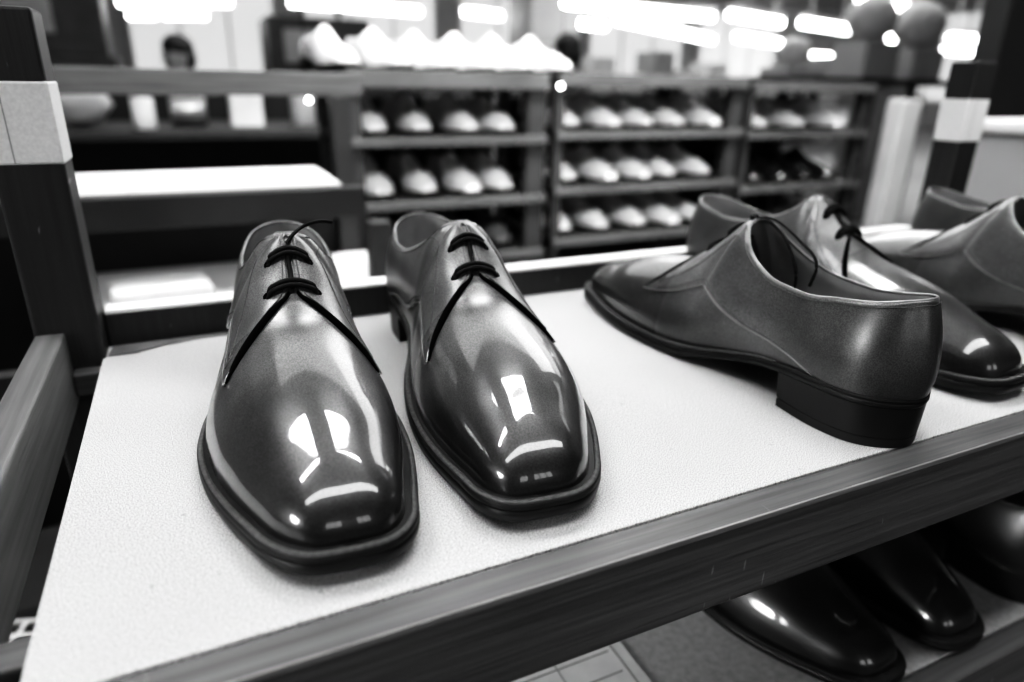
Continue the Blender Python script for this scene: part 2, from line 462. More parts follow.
def make_shoe(label, group=None, mirror=False, detail=True, mats=('leather', 'leather_quarter'), cat='shoe', lace='plain', name='derby_shoe'):
    root = empty(name)
    tag(root, label, cat, group)
    my = -1 if mirror else 1
    LM, QM = M[mats[0]], M[mats[1]]
    def fin(name, vs, fs, mat, parent=root, smooth=True):
        vs = [(v[0], v[1] * my, v[2]) for v in vs]
        return mesh_obj(name, vs, fs, mat, parent, smooth)
    N = SURF.N; NS = SURF.NS; G = SURF.G
    # vamp: the lasted upper ahead of the quarters (runs back beneath them)
    rows = []
    for i in range(N):
        t = i / NSUB; tl = min(t, TN - t)
        vmax = 1.0 if tl >= 8.9 else (min(1.0, vlo(tl) + .12) if tl < 8 else vlo(tl) + .12 + (1 - vlo(tl) - .12) * (tl - 8) / .9)
        rows.append([SURF.P(t, vmax * k / NS, 0) for k in range(NS + 1)])
    vs, fs = strip_mesh(rows, closed=True)
    # weld ridge
    vamp = fin('vamp', vs, fs, LM)
    bm = None
    bm = bmesh.new(); bm.from_mesh(vamp.data); bmesh.ops.remove_doubles(bm, verts=bm.verts, dist=.00004)
    bmesh.ops.recalc_face_normals(bm, faces=bm.faces); bm.to_mesh(vamp.data); bm.free()
    smooth_toe(vamp.data)
    for p in vamp.data.polygons: p.use_smooth = True
    # quarters
    for sd in (1, -1):
        vs, fs = quarter_mesh(sd)
        q = fin('quarter', vs, fs, QM)
    # lining
    rows = []
    for k in range(-int(9.6 * 8), int(9.6 * 8) + 1):
        t = (k / 8) % TN
        rows.append([SURF.P(t, v / 14, -.0012) for v in range(0, 15)])
    vs, fs = strip_mesh(rows); fin('lining', vs, fs, M['lining'])
    # insole
    rows = []
    for i in range(0, 17 * NSUB, 6):
        a = SURF.P(i / NSUB, .05, -.001); b = SURF.P(TN - i / NSUB, .05, -.001)
        rows.append([a + (b - a) * k / 6 for k in range(7)])
    vs, fs = strip_mesh(rows); fin('insole', vs, fs, M['insole'])
    # topline binding
    mb = MB()
    pts = [SURF.P((k / 8) % TN, 1.0, .0003) + np.array((0, 0, .0003)) for k in range(-72, 73)]
    mb.tube(pts, .0008, 8)
    fin('topline_binding', mb.v, mb.f, M['edge'])
    # facing edge beads, tongue
    rows = []
    for k in range(0, 21):
        t = 8.35 + 1.8 * k / 20
        r_ = [SURF.P(t, .80 + .2 * j / 5, .0004) for j in range(6)]
        r2_ = [SURF.P(TN - t, .80 + .2 * j / 5, .0004) for j in range(5, -1, -1)]
        rows.append(r_ + r2_)
    lift = rows[0]
    ext = [[p + np.array((-.004 * a, 0, .0015 * a)) for p in lift] for a in (1.0, .5)]
    rows = ext + rows
    vs, fs = strip_mesh(rows); fin('tongue', vs, fs, LM)
    if detail:
        # stitching: a doubled row beside the quarter's front and lower edge, reinforcement row, bar tack
        mb = MB()
        for sd in (1, -1):
            def Q(t, v, o=.0018): return SURF.P(t if sd > 0 else TN - t, v, o)
            for d in (.030, ):
                pts = [Q(9.1 + (T_K - .35 - 9.1) * k / 40, vhi(9.1 + (T_K - .35 - 9.1) * k / 40, sd) - d) for k in range(41)]
                mb.tube(pts, .00028, 5)
            pts = [Q(3.8 + (T_K - .45 - 3.8) * k / 50, vlo(3.8 + (T_K - .45 - 3.8) * k / 50, sd) + .035) for k in range(51)]
            mb.tube(pts, .00028, 5)
            st = [(6.9, 1.0), (7.6, .88), (8.6, .76), (9.5, .66), (10.2, .60), (10.7, .55)]
            pts = [Q(a, b) for a, b in [(p[0], p[1]) for p in smooth_poly(st)]]
            mb.tube(pts, .00028, 5)
            mb.tube([Q(10.85, .52), Q(10.75, .58)], .0005, 5)
            pts = [Q(k / 6, .945) for k in range(0, 50)]
            mb.tube(pts, .00025, 5)
        fin('stitching', mb.v, mb.f, M['thread_dark'])
        # pale cut edge of the quarter
        for sd in (1, -1):
            mb = MB()
            def Q(t, v, o=.0012): return SURF.P(t if sd > 0 else TN - t, v, o)
            pts = [Q(T_K - (T_K - 3.0) * k / 60, vlo(T_K - (T_K - 3.0) * k / 60, sd)) for k in range(61)]
            mb.tube(pts, .0005, 6)
            fin('quarter_edge', mb.v, mb.f, M['edge'])
            mb = MB()
            pts = [SURF.P(t if sd > 0 else TN - t, max(.497 - (.05 if sd < 0 else 0), vhi(t, sd) + .014), .0007) for t in [10.25 + (T_K - 10.25) * k / 40 for k in range(41)]]
            mb.tube(pts, [.0005 + .0016 * math.sin(PI * min(1, (k + 1) / 41)) for k in range(41)], 8)
            fin('quarter_gap_shadow', mb.v, mb.f, M['dark'])  # dark strip standing in for the shadow along the quarter's front edge
    # welt, outsole, heel
    O = G[:, 0, :]
    dO = np.roll(O, -1, 0) - np.roll(O, 1, 0); nr = np.stack([dO[:, 1], -dO[:, 0]], 1); nr /= np.linalg.norm(nr, axis=1, keepdims=True)
    if nr[4 * NSUB, 1] < 0: nr = -nr
    def wex(x): return interp([(0, .0022), (60, .0022), (100, .003), (150, .0048), (180, .0050), (310, .0056)], x * 1000)
    def sth(x): return interp([(0, .62), (70, .62), (120, .62), (165, 1.0), (310, 1.05)], x * 1000)
    def ring(ex, dz):
        if dz < -.001: return [np.array((O[i][0] + nr[i][0] * (wex(O[i][0]) + ex), O[i][1] + nr[i][1] * (wex(O[i][0]) + ex), O[i][2] + dz * sth(O[i][0]))) for i in range(N)]
        return [np.array((O[i][0] + nr[i][0] * (wex(O[i][0]) + ex), O[i][1] + nr[i][1] * (wex(O[i][0]) + ex), O[i][2] + dz)) for i in range(N)]
    def inner(dz): return [np.array((O[i][0] - nr[i][0] * .002, O[i][1] - nr[i][1] * .002, O[i][2] + dz)) for i in range(N)]
    def caps(fs, base, flip=False):
        for i in range(0, N // 2):
            a, b, c, d = i, i + 1, (N - i - 1) % N, (N - i) % N
            f = [base + a, base + b, base + c, base + d]; f = list(dict.fromkeys(f))
            if len(f) > 2: fs.append(tuple(f))
    def rings(rs, cap0=True, cap1=True):
        vs = [p for r in rs for p in r]; fs = []
        for k in range(len(rs) - 1):
            for i in range(N): fs.append((k*N+i, k*N+(i+1) % N, (k+1)*N+(i+1) % N, (k+1)*N+i))
        if cap0: caps(fs, 0)
        if cap1: caps(fs, (len(rs) - 1) * N)
        return vs, fs
    vs, fs = rings([inner(.0012), ring(-.0012, .0010), ring(-.0003, .0006), ring(0, -.0002), ring(0, -.0018), ring(-.0007, -.0023)])
    fin('welt', vs, fs, M['welt'])
    vs, fs = rings([ring(-.0009, -.0023), ring(-.0001, -.0028), ring(.0002, -.0045), ring(-.0004, -.0072), ring(-.0018, -.0084)])
    fin('outsole', vs, fs, M['sole'])
    if detail:
        mb = MB()       # welt stitches: short ribs across the welt
        L_ = 0
        for i in range(N):
            x = O[i][0]
            if x < .075: continue
            for sub in (0, .33, .66):
                j = (i + 1) % N
                p = O[i] * (1 - sub) + O[j] * sub; n2 = nr[i] * (1 - sub) + nr[j] * sub
                w = wex(x)
                a = (p[0] + n2[0] * (w - .0030), p[1] + n2[1] * (w - .0030), p[2] + .0014)
                b = (p[0] + n2[0] * (w - .0006), p[1] + n2[1] * (w - .0006), p[2] + .0010)
                mb.tube([a, b], .00042, 4)
        fin('welt_stitching', mb.v, mb.f, M['thread_dark'])
    hl = [i for i in range(N) if O[i][0] <= .0715]
    lat = [i for i in hl if i <= N // 2]; med = [i for i in hl if i > N // 2]
    lat.sort(reverse=True); med.sort(reverse=True)
    def hring(sc, z, dz=None):
        pts = []
        for i in lat + med:
            x = O[i][0] + nr[i][0] * (wex(O[i][0]) - .0005); y = O[i][1] + nr[i][1] * (wex(O[i][0]) - .0005)
            cx = .034
            pts.append((cx + (x - cx) * sc, y * sc, (O[i][2] - .0048) if z is None else z))
        a = pts[-1]; b = pts[0]
        for k in range(1, 8):
            u = k / 8; pts.append((a[0] + (b[0] - a[0]) * u - .007 * math.sin(PI * u), a[1] + (b[1] - a[1]) * u, a[2] + (b[2] - a[2]) * u))
        return pts
    hr = [hring(1.0, None), hring(.985, .0125), hring(.97, .0064), hring(.955, .0062), hring(.955, .0056), hring(.97, .0054), hring(.965, .0005), hring(.95, 0.0)]
    n = len(hr[0]); vs = [p for r in hr for p in r]; fs = []
    for k in range(len(hr) - 1):
        for i in range(n): fs.append((k*n+i, k*n+(i+1) % n, (k+1)*n+(i+1) % n, (k+1)*n+i))
    fs.append(tuple(range(n))); fs.append(tuple((len(hr)-1)*n + i for i in range(n)))
    h = fin('heel', vs, fs, M['sole'])
    md = h.modifiers.new('edge', 'EDGE_SPLIT'); md.split_angle = math.radians(40)
    # laces and eyelets
    def bar(t0, t1, va, vb, hgt=.0030, shift=0.0):
        pts = []
        K = 22
        for k in range(K + 1):
            u = k / K
            if u < .5:
                v = va + (1 - va) * u * 2; t = t0
                p = SURF.P(t0 + (t1 - t0) * u, v, 0)
                nrm = SURF.P(t0, v, 1.0) - SURF.P(t0, v, 0)
            else:
                v = 1 - (1 - vb) * (u - .5) * 2
                p = SURF.P(TN - (t0 + (t1 - t0) * u), v, 0)
                nrm = SURF.P(TN - t0, v, 1.0) - SURF.P(TN - t0, v, 0)
            nrm = nrm * .6 + np.array((0, 0, .4)); nrm /= np.linalg.norm(nrm)
            e = math.sin(PI * u)
            o = -.0006 + (hgt + .0006) * min(1, (math.sin(PI * u)) * 3.2)
            pts.append(p + nrm * o + np.array((shift * e, 0, 0)))
        return pts
    eye = MB()
    for (tr, vv) in ((9.5, .82), (10.12, .81)):
        for sd in (1, -1):
            c = SURF.P(tr if sd > 0 else TN - tr, vv, .0017)
            u = SURF.P((tr + .2) if sd > 0 else TN - tr - .2, vv, .0017) - c; u /= np.linalg.norm(u)
            w = SURF.P(tr if sd > 0 else TN - tr, vv + .03, .0017) - c; w /= np.linalg.norm(w)
            ringp = [c + u * math.cos(a) * .0015 + w * math.sin(a) * .0015 for a in [2 * PI * k / 12 for k in range(12)]]
            mbE = MB(); mbE.tube(ringp, .0004, 5, closed=True); mbE.add([c] + ringp, [(0, 1 + k, 1 + (k + 1) % 12) for k in range(12)])
            fin('eyelet', mbE.v, mbE.f, M['dark'])
    mb = MB()
    if lace != 'none':
        for (tr, vv) in ((9.5, .82), (10.12, .81)):
            mb.tube(bar(tr - .02, tr - .02, vv, vv, .0034, 0), .0017, 8, flat=.8)
            mb.tube(bar(tr + .06, tr + .06, vv, vv, .0032, .0008), .0017, 8, flat=.8)
        # centre drop between the bars and down into the throat
        a = SURF.P(9.45, 1, .0026); b = SURF.P(9.85, 1, .0008); c = SURF.P(10.2, 1, .0022)
        mb.tube([a, (a + b) / 2 + np.array((0, .0004, .0004)), b, (b + c) / 2, c], .0013, 8)
    if lace == 'end':
        p = SURF.P(9.3, 1, .0015)
        pts = [p, p + np.array((-.004, -.004 * 1, .004)), p + np.array((-.010, -.010, .007)), p + np.array((-.015, -.019, .0085)), p + np.array((-.018, -.026, .0065))]
        mb.tube(smooth_poly(pts, 3), .0010, 8)
    if lace == 'loop':
        p = SURF.P(9.1, 1, .002)
        for k_, (dx, dz, yy) in enumerate(((-.040, -.030, .006), (-.046, -.020, .016))):
            pts = [p + np.array((.004, 0, -.006)), p + np.array((-.002, yy * .2, .002)), p + np.array((-.012, yy * .6, .001)), p + np.array((-.027, yy, -.010)),
                   p + np.array((dx, yy, dz)), p + np.array((dx + .002, yy * .8, dz - .016))]
            mb.tube(smooth_poly(pts, 3), .0012, 8, flat=.6)
        mb.blob(tuple(p + np.array((-.001, 0, .001))), (.0035, .0032, .0028), 2)
    if mb.v: fin('shoelace', mb.v, mb.f, M['lace'])
    return root

def copy_tree(o, parent=None):
    c = o.copy(); col.objects.link(c); c.parent = parent
    for ch in o.children: copy_tree(ch, c)
    return c

def put(o, heel, toe, z=0.0, s=.965):
    """heel-back and toe-tip points in plan"""
    a = math.atan2(toe[1] - heel[1], toe[0] - heel[0])
    o.scale = (s, s, s)
    o.location = (heel[0], heel[1], z); o.rotation_euler = (0, 0, a)

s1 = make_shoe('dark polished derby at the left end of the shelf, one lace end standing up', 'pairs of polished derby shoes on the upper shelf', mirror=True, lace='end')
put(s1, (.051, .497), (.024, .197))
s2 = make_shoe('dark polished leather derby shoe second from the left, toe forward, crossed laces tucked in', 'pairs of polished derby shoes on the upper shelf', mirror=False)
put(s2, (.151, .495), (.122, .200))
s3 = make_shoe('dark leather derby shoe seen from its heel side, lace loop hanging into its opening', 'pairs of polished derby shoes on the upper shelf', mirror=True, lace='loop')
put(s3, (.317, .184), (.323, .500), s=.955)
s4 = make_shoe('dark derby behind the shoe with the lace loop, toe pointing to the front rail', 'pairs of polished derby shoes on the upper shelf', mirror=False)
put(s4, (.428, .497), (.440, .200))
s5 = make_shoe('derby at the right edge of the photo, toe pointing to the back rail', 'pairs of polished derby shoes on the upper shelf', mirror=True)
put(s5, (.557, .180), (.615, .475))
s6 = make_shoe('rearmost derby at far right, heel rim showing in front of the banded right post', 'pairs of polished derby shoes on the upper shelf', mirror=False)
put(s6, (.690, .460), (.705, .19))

ZL = -.190
lows = [((.345, .48), (.352, .170), True, 'left shoe of the dark pair on the lower shelf under the front rail'),
        ((.462, .48), (.447, .172), False, 'right shoe of the dark pair on the lower shelf, small highlights on its toe'),
        ((.545, .186), (.56, .49), True, 'dark shoe on the lower shelf at far right, its heel end showing')]
proto = None
for (hh, tt, mir, lb) in lows:
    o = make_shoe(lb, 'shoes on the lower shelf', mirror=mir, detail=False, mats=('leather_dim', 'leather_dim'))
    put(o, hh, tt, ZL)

# ------------------------------------------------------------------ the trolley shelf they stand on
X0, X1 = -.069, .755
tr = empty('shoe_trolley', (.34, .34, -.95))
tag(tr, 'dark wooden shoe trolley in the foreground, pale board shelf and posts banded with light tape', 'shoe trolley')
def tpart(name, b, mat, bev=.0015, parent=tr):
    o = boxo(name, b, mat, None, bev)
    o.parent = parent
    if parent is tr: o.location = -Vector(tr.location)
    return o
tpart('shelf_board', (-.071, .752, .1885, .4995, -.004, 0), M['board'], .0006)
tpart('shelf_board', (-.071, .752, .1885, .4995, ZL - .004, ZL), M['board_low'], .0006)
for z in (0, ZL):
    tpart('front_rail', (-.10, .79, .1715, .1880, z - .044, z - .0002), M['rail_x'])
    tpart('back_rail', (X0, X1, .500, .518, z - .020, z + .022), M['post'])
    tpart('rail_cap', (X0 + .001, X1 - .001, .5005, .519, z + .0221, z + .0245), M['paper'], .0004)
    tpart('side_rail', (-.1045, -.088, .188, .476, z - .026, z + .021), M['rail_y'])
    tpart('side_rail', (.757, .773, .188, .476, z - .026, z + .021), M['rail_y'])
    tpart('batten', (-.088, .757, .21, .225, z - .020, z - .0045), M['rail_x'])
    tpart('batten', (-.088, .757, .465, .48, z - .020, z - .0045), M['rail_x'])
def tpost(x0, x1, y0, y1, zt, tape=None):
    p = tpart('post', (x0, x1, y0, y1, -.95, zt), M['post'], .002)
    if tape:
        m = MB(); e = .0006; m.box(x0 - e, x1 + e, y0 - e, y1 + e, tape[0], tape[1], bev=.0015)
        t = m.build('tape_band', M['tape'], p)
        m = MB(); m.box(x0 + .012, x0 + .0126, y0 - e - .0002, y0 - e + .0005, tape[0] + .001, tape[1] - .001); 
        m.build('tape_seam', M['tape_seam'], t)
tpost(-.105, -.069, .476, .511, .208, (.124, .170))
tpost(.755, .789, .476, .506, .203, (.122, .166))
tpost(-.105, -.069, .150, .1712, -.004)
tpost(.757, .789, .150, .1712, -.004)
# scuffed lighter arris along the front rail
tpart('worn_arris', (-.09, .78, .1710, .1722, -.0026, .0002), M['worn'], .0004)

# torn grey paper at the back left of the shelf
vs = []; rnd = random.Random(5)
top = [(-.066, .497), (-.03, .4975), (.01, .4975), (.045, .4975)]
bot = [(-.068, .478), (-.052, .478), (-.035, .486), (-.01, .491), (.045, .494)]
m = MB(); pts = bot + top[::-1]
n = len(pts); m.add([(x, y, .0004) for x, y in pts] + [(x, y, .0010) for x, y in pts], [tuple(range(n))[::-1], tuple(range(n, 2 * n))] + [(i, (i + 1) % n, n + (i + 1) % n, n + i) for i in range(n)])
tag(m.build('paper_scrap', M['paper_grey']), 'torn strip of grey paper at the back left corner of the shelf', 'paper')

# printed sheet lying on the lower shelf
sh = empty('printed_sheet', (.185, .25, ZL + .0006), .0)
tag(sh, 'pale printed sheet with a ruled border lying on the lower shelf under the front rail', 'paper')
m = MB(); m.box(-.055, .040, -.06, .055, 0, .0006); m.build('sheet', M['paper'], sh)
m = MB()
for k in range(6): m.box(-.050, .028, -.055 + k * .018, -.0538 + k * .018, .0006, .0008)
for k in range(1): m.box(-.012, -.0112, -.055, .045, .0006, .0008)
m.box(.031, .0325, -.058, .053, .0006, .0008)
m.build('ruled_print', M['print'], sh)
# mesh-patterned card hanging below the left rail
cd = empty('mesh_tray', (-.31, .64, -.398), -.35)
tag(cd, 'white wire mesh tray at the lower left corner, below the side rail', 'tray')
m = MB()
for k in range(13):
    m.tube([(-.075, -.13 + k * .02, 0), (.075, -.13 + k * .02, 0)], .0022, 6)
for k in range(8):
    m.tube([(-.075 + k * .0214, -.13, .0005), (-.075 + k * .0214, .13, .0005)], .0022, 6)
m.build('mesh', M['carton_w'], cd)
m = MB()
m.tube([(-.075, -.13, 0), (.075, -.13, 0), (.075, .13, 0), (-.075, .13, 0)], .004, 8, closed=True)
m.build('rim', M['carton_w'], cd)

# ------------------------------------------------------------------ far shoes (simplified copies, every one an object)
def simple_shoe_mesh():
    rows = []
    ks = range(0, SURF.N, 6)
    for i in ks: rows.append([SURF.P(i / NSUB, k / 9, 0) for k in range(10)])
    vs, fs = strip_mesh(rows, closed=True)
    upper = (vs, fs)
    O = SURF.G[::6, 0, :]; n = len(O)
    vs2 = []; 
    for (sc, dz) in ((1.03, .001), (1.06, -.001), (1.06, -.007), (1.03, -.0085)):
        for p in O: vs2.append((.15 + (p[0] - .15) * sc, p[1] * sc, p[2] + dz))
    fs2 = []
    for k in range(3):
        for i in range(n): fs2.append((k*n+i, k*n+(i+1) % n, (k+1)*n+(i+1) % n, (k+1)*n+i))
    for b in (0, 3 * n):
        for i in range(0, n // 2):
            f = list(dict.fromkeys([b+i, b+i+1, b+(n-i-1) % n, b+(n-i) % n]))
            if len(f) > 2: fs2.append(tuple(f))
    return upper, (vs2, fs2)
UP, SO = simple_shoe_mesh()
def make_far(name, mat, mirror=1):
    r = empty(name)
    mesh_obj('upper', [(v[0], v[1] * mirror, v[2]) for v in UP[0]], UP[1], mat, r, True)
    m = MB(); m.add([(v[0], v[1] * mirror, v[2]) for v in SO[0]], SO[1])
    m.box(.002, .06, -.028, .028, 0, .0195, bev=.004)
    m.build('sole', M['sole'], r)
    return r
PROTO = {}
used = set()
def far_shoe(matname, loc, rz, label, group, s=1.0):
    key = (matname, round(s, 2))
    if key not in PROTO:
        o = PROTO[key] = make_far('finished_shoe', M[matname])
    else:
        o = copy_tree(PROTO[key])
    o.location = loc; o.rotation_euler = (0, 0, rz); o.scale = (s, s, s)
    tag(o, label, 'shoe', group)
    return o

# ------------------------------------------------------------------ racks behind
FLOOR = -.95; ZC_ = 2.6
def rack(name, label, x0, x1, y0, y1, shelves, posts, beam=.022, top_t=.022, mat='rack', boards='rack', pz=None):
    r = empty(name, ((x0 + x1) / 2, (y0 + y1) / 2, FLOOR)); tag(r, label, 'rack')
    def P(n, b, m_, bev=.002):
        o = boxo(n, b, m_, r, bev); o.location = -Vector(r.location); return o
    for (a, b) in posts:
        for (c, d) in ((y0, y0 + .03), (y1 - .03, y1)):
            P('post', (a, b, c, d, FLOOR, (shelves[0][0] if pz is None else pz) - .001), M[mat])
    for (z, t, bm_) in shelves:
        P('shelf', (x0, x1, y0 - .004, y1 + .004, z - t, z), M[bm_])
        P('shelf_edge', (x0, x1, y0 - .012, y0 - .0045, z - t - .004, z + .003), M['rack_edge'])
    P('dark_backing', (x0, x1, y1 + .005, y1 + .012, FLOOR + .05, shelves[0][0] - .06), M['rack_dark'])  # dark sheet added so the gaps between shelf rows read black
    return r
# trolley A (empty, pale board)
ra = empty('empty_trolley', (.05, 1.2, FLOOR)); tag(ra, 'empty dark trolley with a pale shelf behind the left post', 'trolley')
def PA(n, b, m_, bev=.002):
    o = boxo(n, b, m_, ra, bev); o.location = -Vector(ra.location); return o
PA('top_rail', (-.35, .278, 1.19, 1.215, .146, .183), M['rail_x'])
PA('post', (.222, .255, 1.185, 1.219, FLOOR, .145), M['rack'])
PA('post', (.222, .255, .955, .989, FLOOR, -.02), M['rack'])
PA('post', (-.36, -.33, 1.185, 1.219, FLOOR, .145), M['rack'])
PA('shelf_board', (-.35, .192, .99, 1.20, .028, .034), M['pale_shelf'])
PA('shelf_rail', (-.35, .222, .968, .989, -.012, .030), M['rack'])
PA('shelf_board', (-.18, .30, .80, 1.18, -.120, -.114), M['pale_shelf'])
PA('shelf_rail', (-.35, .30, .78, .799, -.155, -.116), M['rack'])
PA('dark_backing', (-.35, .28, 1.221, 1.228, -.9, -.03), M['rack_dark'])
o = MB(); o.box(-.06, .06, -.04, .04, 0, .03, bev=.008)
b = o.build('cardboard_box', M['carton_w']); b.location = (-.06, .98, -.1135); b.rotation_euler = (0, 0, .15)
tag(b, 'small white box on the lower shelf of the empty trolley behind the left post', 'box')

YR = 1.5; YB = 1.85
rb = rack('shoe_rack', 'dark shoe rack behind the two left shoes, white shoes lined up on top', .315, .79, YR, YB,
          [(.190, .03, 'rack'), (.052, .014, 'rack'), (-.088, .014, 'rack'), (-.225, .014, 'rack'), (-.38, .014, 'rack')], [(.315, .345), (.740, .788)])
rc = rack('shoe_rack', 'dark shoe rack in the centre background, rows of pale shoes on three shelves', .815, 1.40, YR, YB,
          [(.192, .022, 'rack'), (.060, .014, 'rack'), (-.075, .014, 'rack'), (-.205, .014, 'rack'), (-.36, .014, 'rack')], [(.815, .840), (1.355, 1.398)])
rd = rack('shoe_rack', 'dark shoe rack on the right of the background row, mostly dark shoes', 1.42, 1.90, YR, YB,
          [(.182, .018, 'rack'), (.052, .014, 'rack'), (-.100, .014, 'rack_edge'), (-.25, .014, 'rack')], [(1.42, 1.44), (1.865, 1.895)])
for (x0, x1, zb, nm, lb) in ((.28, .80, -.9, 0, ''), ):
    pass
def row(mat, xs, z, y, rz, label, group, s=1.0, jit=.03):
    rnd = random.Random(int(z * 1000) + len(xs))
    for x in xs:
        far_shoe(mat, (x + rnd.uniform(-.002, .002), y + rnd.uniform(-.025, .012), z), rz + .06 + rnd.uniform(-jit, jit), label, group, s)
def lin(a, b, n): return [a + (b - a) * k / (n - 1) for k in range(n)]
DOWN = -PI / 2
# top of B: white shoes seen from the side
row('white', lin(.29, .80, 6), .1915, 1.80, DOWN + .15, 'white shoe in the row on top of the rack behind the two left shoes', 'white shoes on top of the left rack', .92, .05)
row('pale', lin(.385, .70, 4), .0535, 1.82, DOWN, 'pale grey shoe on the upper shelf of the rack behind the two left shoes', 'shoes on the left rack, upper shelf', .93)
row('pale', lin(.385, .70, 4), -.0865, 1.82, DOWN, 'pale grey shoe on the middle shelf of the rack behind the two left shoes', 'shoes on the left rack, middle shelf', .93)
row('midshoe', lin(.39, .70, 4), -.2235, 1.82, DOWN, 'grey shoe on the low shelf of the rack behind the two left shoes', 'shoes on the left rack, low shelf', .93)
row('pale', lin(.88, 1.32, 5), .0615, 1.82, DOWN, 'pale shoe on the upper shelf of the centre background rack', 'shoes on the centre rack, upper shelf', .93)
row('pale', lin(.88, 1.32, 5), -.0735, 1.82, DOWN, 'pale shoe on the middle shelf of the centre background rack', 'shoes on the centre rack, middle shelf', .93)
row('pale', lin(.88, 1.32, 5), -.2035, 1.82, DOWN, 'pale shoe on the low shelf of the centre background rack', 'shoes on the centre rack, low shelf', .93)
row('pale', lin(1.50, 1.80, 3), .0535, 1.82, DOWN, 'pale shoe on the upper shelf of the right background rack', 'shoes on the right rack, upper shelf', .95)
row('darkshoe', lin(1.50, 1.80, 4), -.0985, 1.82, DOWN, 'dark glossy shoe on the middle shelf of the right background rack', 'shoes on the right rack, middle shelf', .95)

# light end post and small rack right
o = MB(); o.box(2.05, 2.14, 1.5, 1.56, FLOOR, .145, bev=.006)
tag(o.build('upright', M['lightpost']), 'pale upright plank at the end of the background racks, left of the banded right post', 'upright')
re_ = rack('side_rack', 'small open rack with parcels, between the racks and the pale upright', 2.05, 2.55, 2.0, 2.4, [(.19, .02, 'rack'), (.03, .014, 'rack_edge'), (-.14, .014, 'rack'), (-.3, .014, 'rack')], [(2.05, 2.08), (2.52, 2.55)])
def thing_box(name, b, mat, label, cat, rz=0, group=None, bev=.004, loc=None):
    cx, cy = (b[0] + b[1]) / 2, (b[2] + b[3]) / 2
    m = MB(); m.box(b[0] - cx, b[1] - cx, b[2] - cy, b[3] - cy, 0, b[5] - b[4], bev=bev)
    o = m.build(name, M[mat]); o.location = (cx, cy, b[4]); o.rotation_euler = (0, 0, rz)
    return tag(o, label, cat, group)
def roll(name, c, r, L, mat, label, cat, axis='x'):
    m = MB(); 
    prof = [(r * .3, -L / 2), (r * .92, -L / 2), (r, -L / 2 + r * .1), (r, L / 2 - r * .1), (r * .92, L / 2), (r * .3, L / 2)]
    m.lathe(prof)
    o = m.build(name, M[mat], None, True); o.location = c
    o.rotation_euler = (0, PI / 2, 0) if axis == 'x' else ((PI / 2, 0, 0) if axis == 'y' else (0, 0, 0))
    return tag(o, label, cat)
thing_box('parcel', (2.12, 2.28, 2.05, 2.3, .031, .12), 'carton', 'grey carton on the upper shelf of the small side rack', 'box')
thing_box('parcel', (2.33, 2.48, 2.05, 2.3, .031, .10), 'carton_w', 'white carton on the upper shelf of the small side rack', 'box')
thing_box('parcel', (2.15, 2.45, 2.05, 2.3, -.139, -.04), 'carton', 'wide grey carton on the middle shelf of the small side rack', 'box')
# pale box at the right edge
thing_box('carton_box', (1.70, 1.90, .86, 1.05, -.14, .085), 'column', 'grey box with a bright lid at the right edge behind the banded post', 'box')
thing_box('box_lid', (1.69, 1.91, .85, 1.06, .086, .112), 'carton_w', 'bright flat lid lying on the grey box at the right edge', 'lid')
# support for the box: a stool-like bench
def bench(name, x0, x1, y0, y1, ztop, label, mat='rack', t=.03):
    r = empty(name, ((x0 + x1) / 2, (y0 + y1) / 2, FLOOR)); tag(r, label, 'bench')
    def P(n, b, m_):
        o = boxo(n, b, m_, r, .003); o.location = -Vector(r.location)
    P('bench_top', (x0, x1, y0, y1, ztop - t, ztop), M[mat])
    for a in (x0, x1 - .04):
        for c in (y0, y1 - .04): P('leg', (a, a + .04, c, c + .04, FLOOR, ztop - t), M[mat])
    P('stretcher', (x0 + .04, x1 - .04, (y0 + y1) / 2 - .02, (y0 + y1) / 2 + .02, FLOOR + .2, FLOOR + .24), M[mat])
    return r
bench('work_stand', -.60, -.14, .35, .95, -.403, 'low dark stand under the wire mesh tray at the lower left')
bench('work_stand', 1.65, 1.95, .80, 1.1, -.141, 'dark stand under the grey box at the right edge')
# dark columns
o = MB(); o.box(2.78, 3.15, 1.70, 1.80, FLOOR, ZC_, bev=.006)
tag(o.build('column', M['dcolumn']), 'tall dark column rising at the right edge behind the banded post', 'column')

# ------------------------------------------------------------------ workshop clutter behind the left trolley
bench('workbench', -.9, .9, 2.6, 3.2, .0, 'long dark workbench seen between the shelves of the empty trolley', 'rack')
m = MB(); m.blob((0, 0, .06), (.11, .07, .07), 3, .12, 2)
o = m.build('folded_cloth', M['machine_l'], None, True); o.location = (-.33, 2.8, .016); tag(o, 'crumpled grey cloth on the workbench, seen through the empty trolley on the left', 'cloth')
thing_box('parcel', (.16, .27, 2.75, 2.85, .001, .15), 'carton_w', 'small upright white box on the workbench right of the crumpled cloth', 'box')
roll('thread_spool', (.02, 2.8, .051), .05, .12, 'steel', 'shiny spool lying on the workbench between cloth and white box', 'spool')
roll('tin_can', (.42, 2.8, .071), .045, .14, 'machine_l', 'grey tin can on the workbench right of the white box', 'can', 'z')
roll('tin_can', (-.12, 2.7, .051), .035, .10, 'carton_w', 'short white tin beside the shiny spool on the workbench', 'can', 'z')
thing_box('parcel', (-.75, -.55, 2.7, 2.95, .001, .17), 'machine', 'dark box at the left end of the workbench', 'box')

o = MB(); o.box(-1.3, 1.05, 3.25, 3.35, FLOOR, .135, bev=.005)  # dark slab added to deepen the background behind the empty trolley
tag(o.build('partition', M['rack_dark']), 'low dark partition standing behind the workbench in the left background', 'partition')
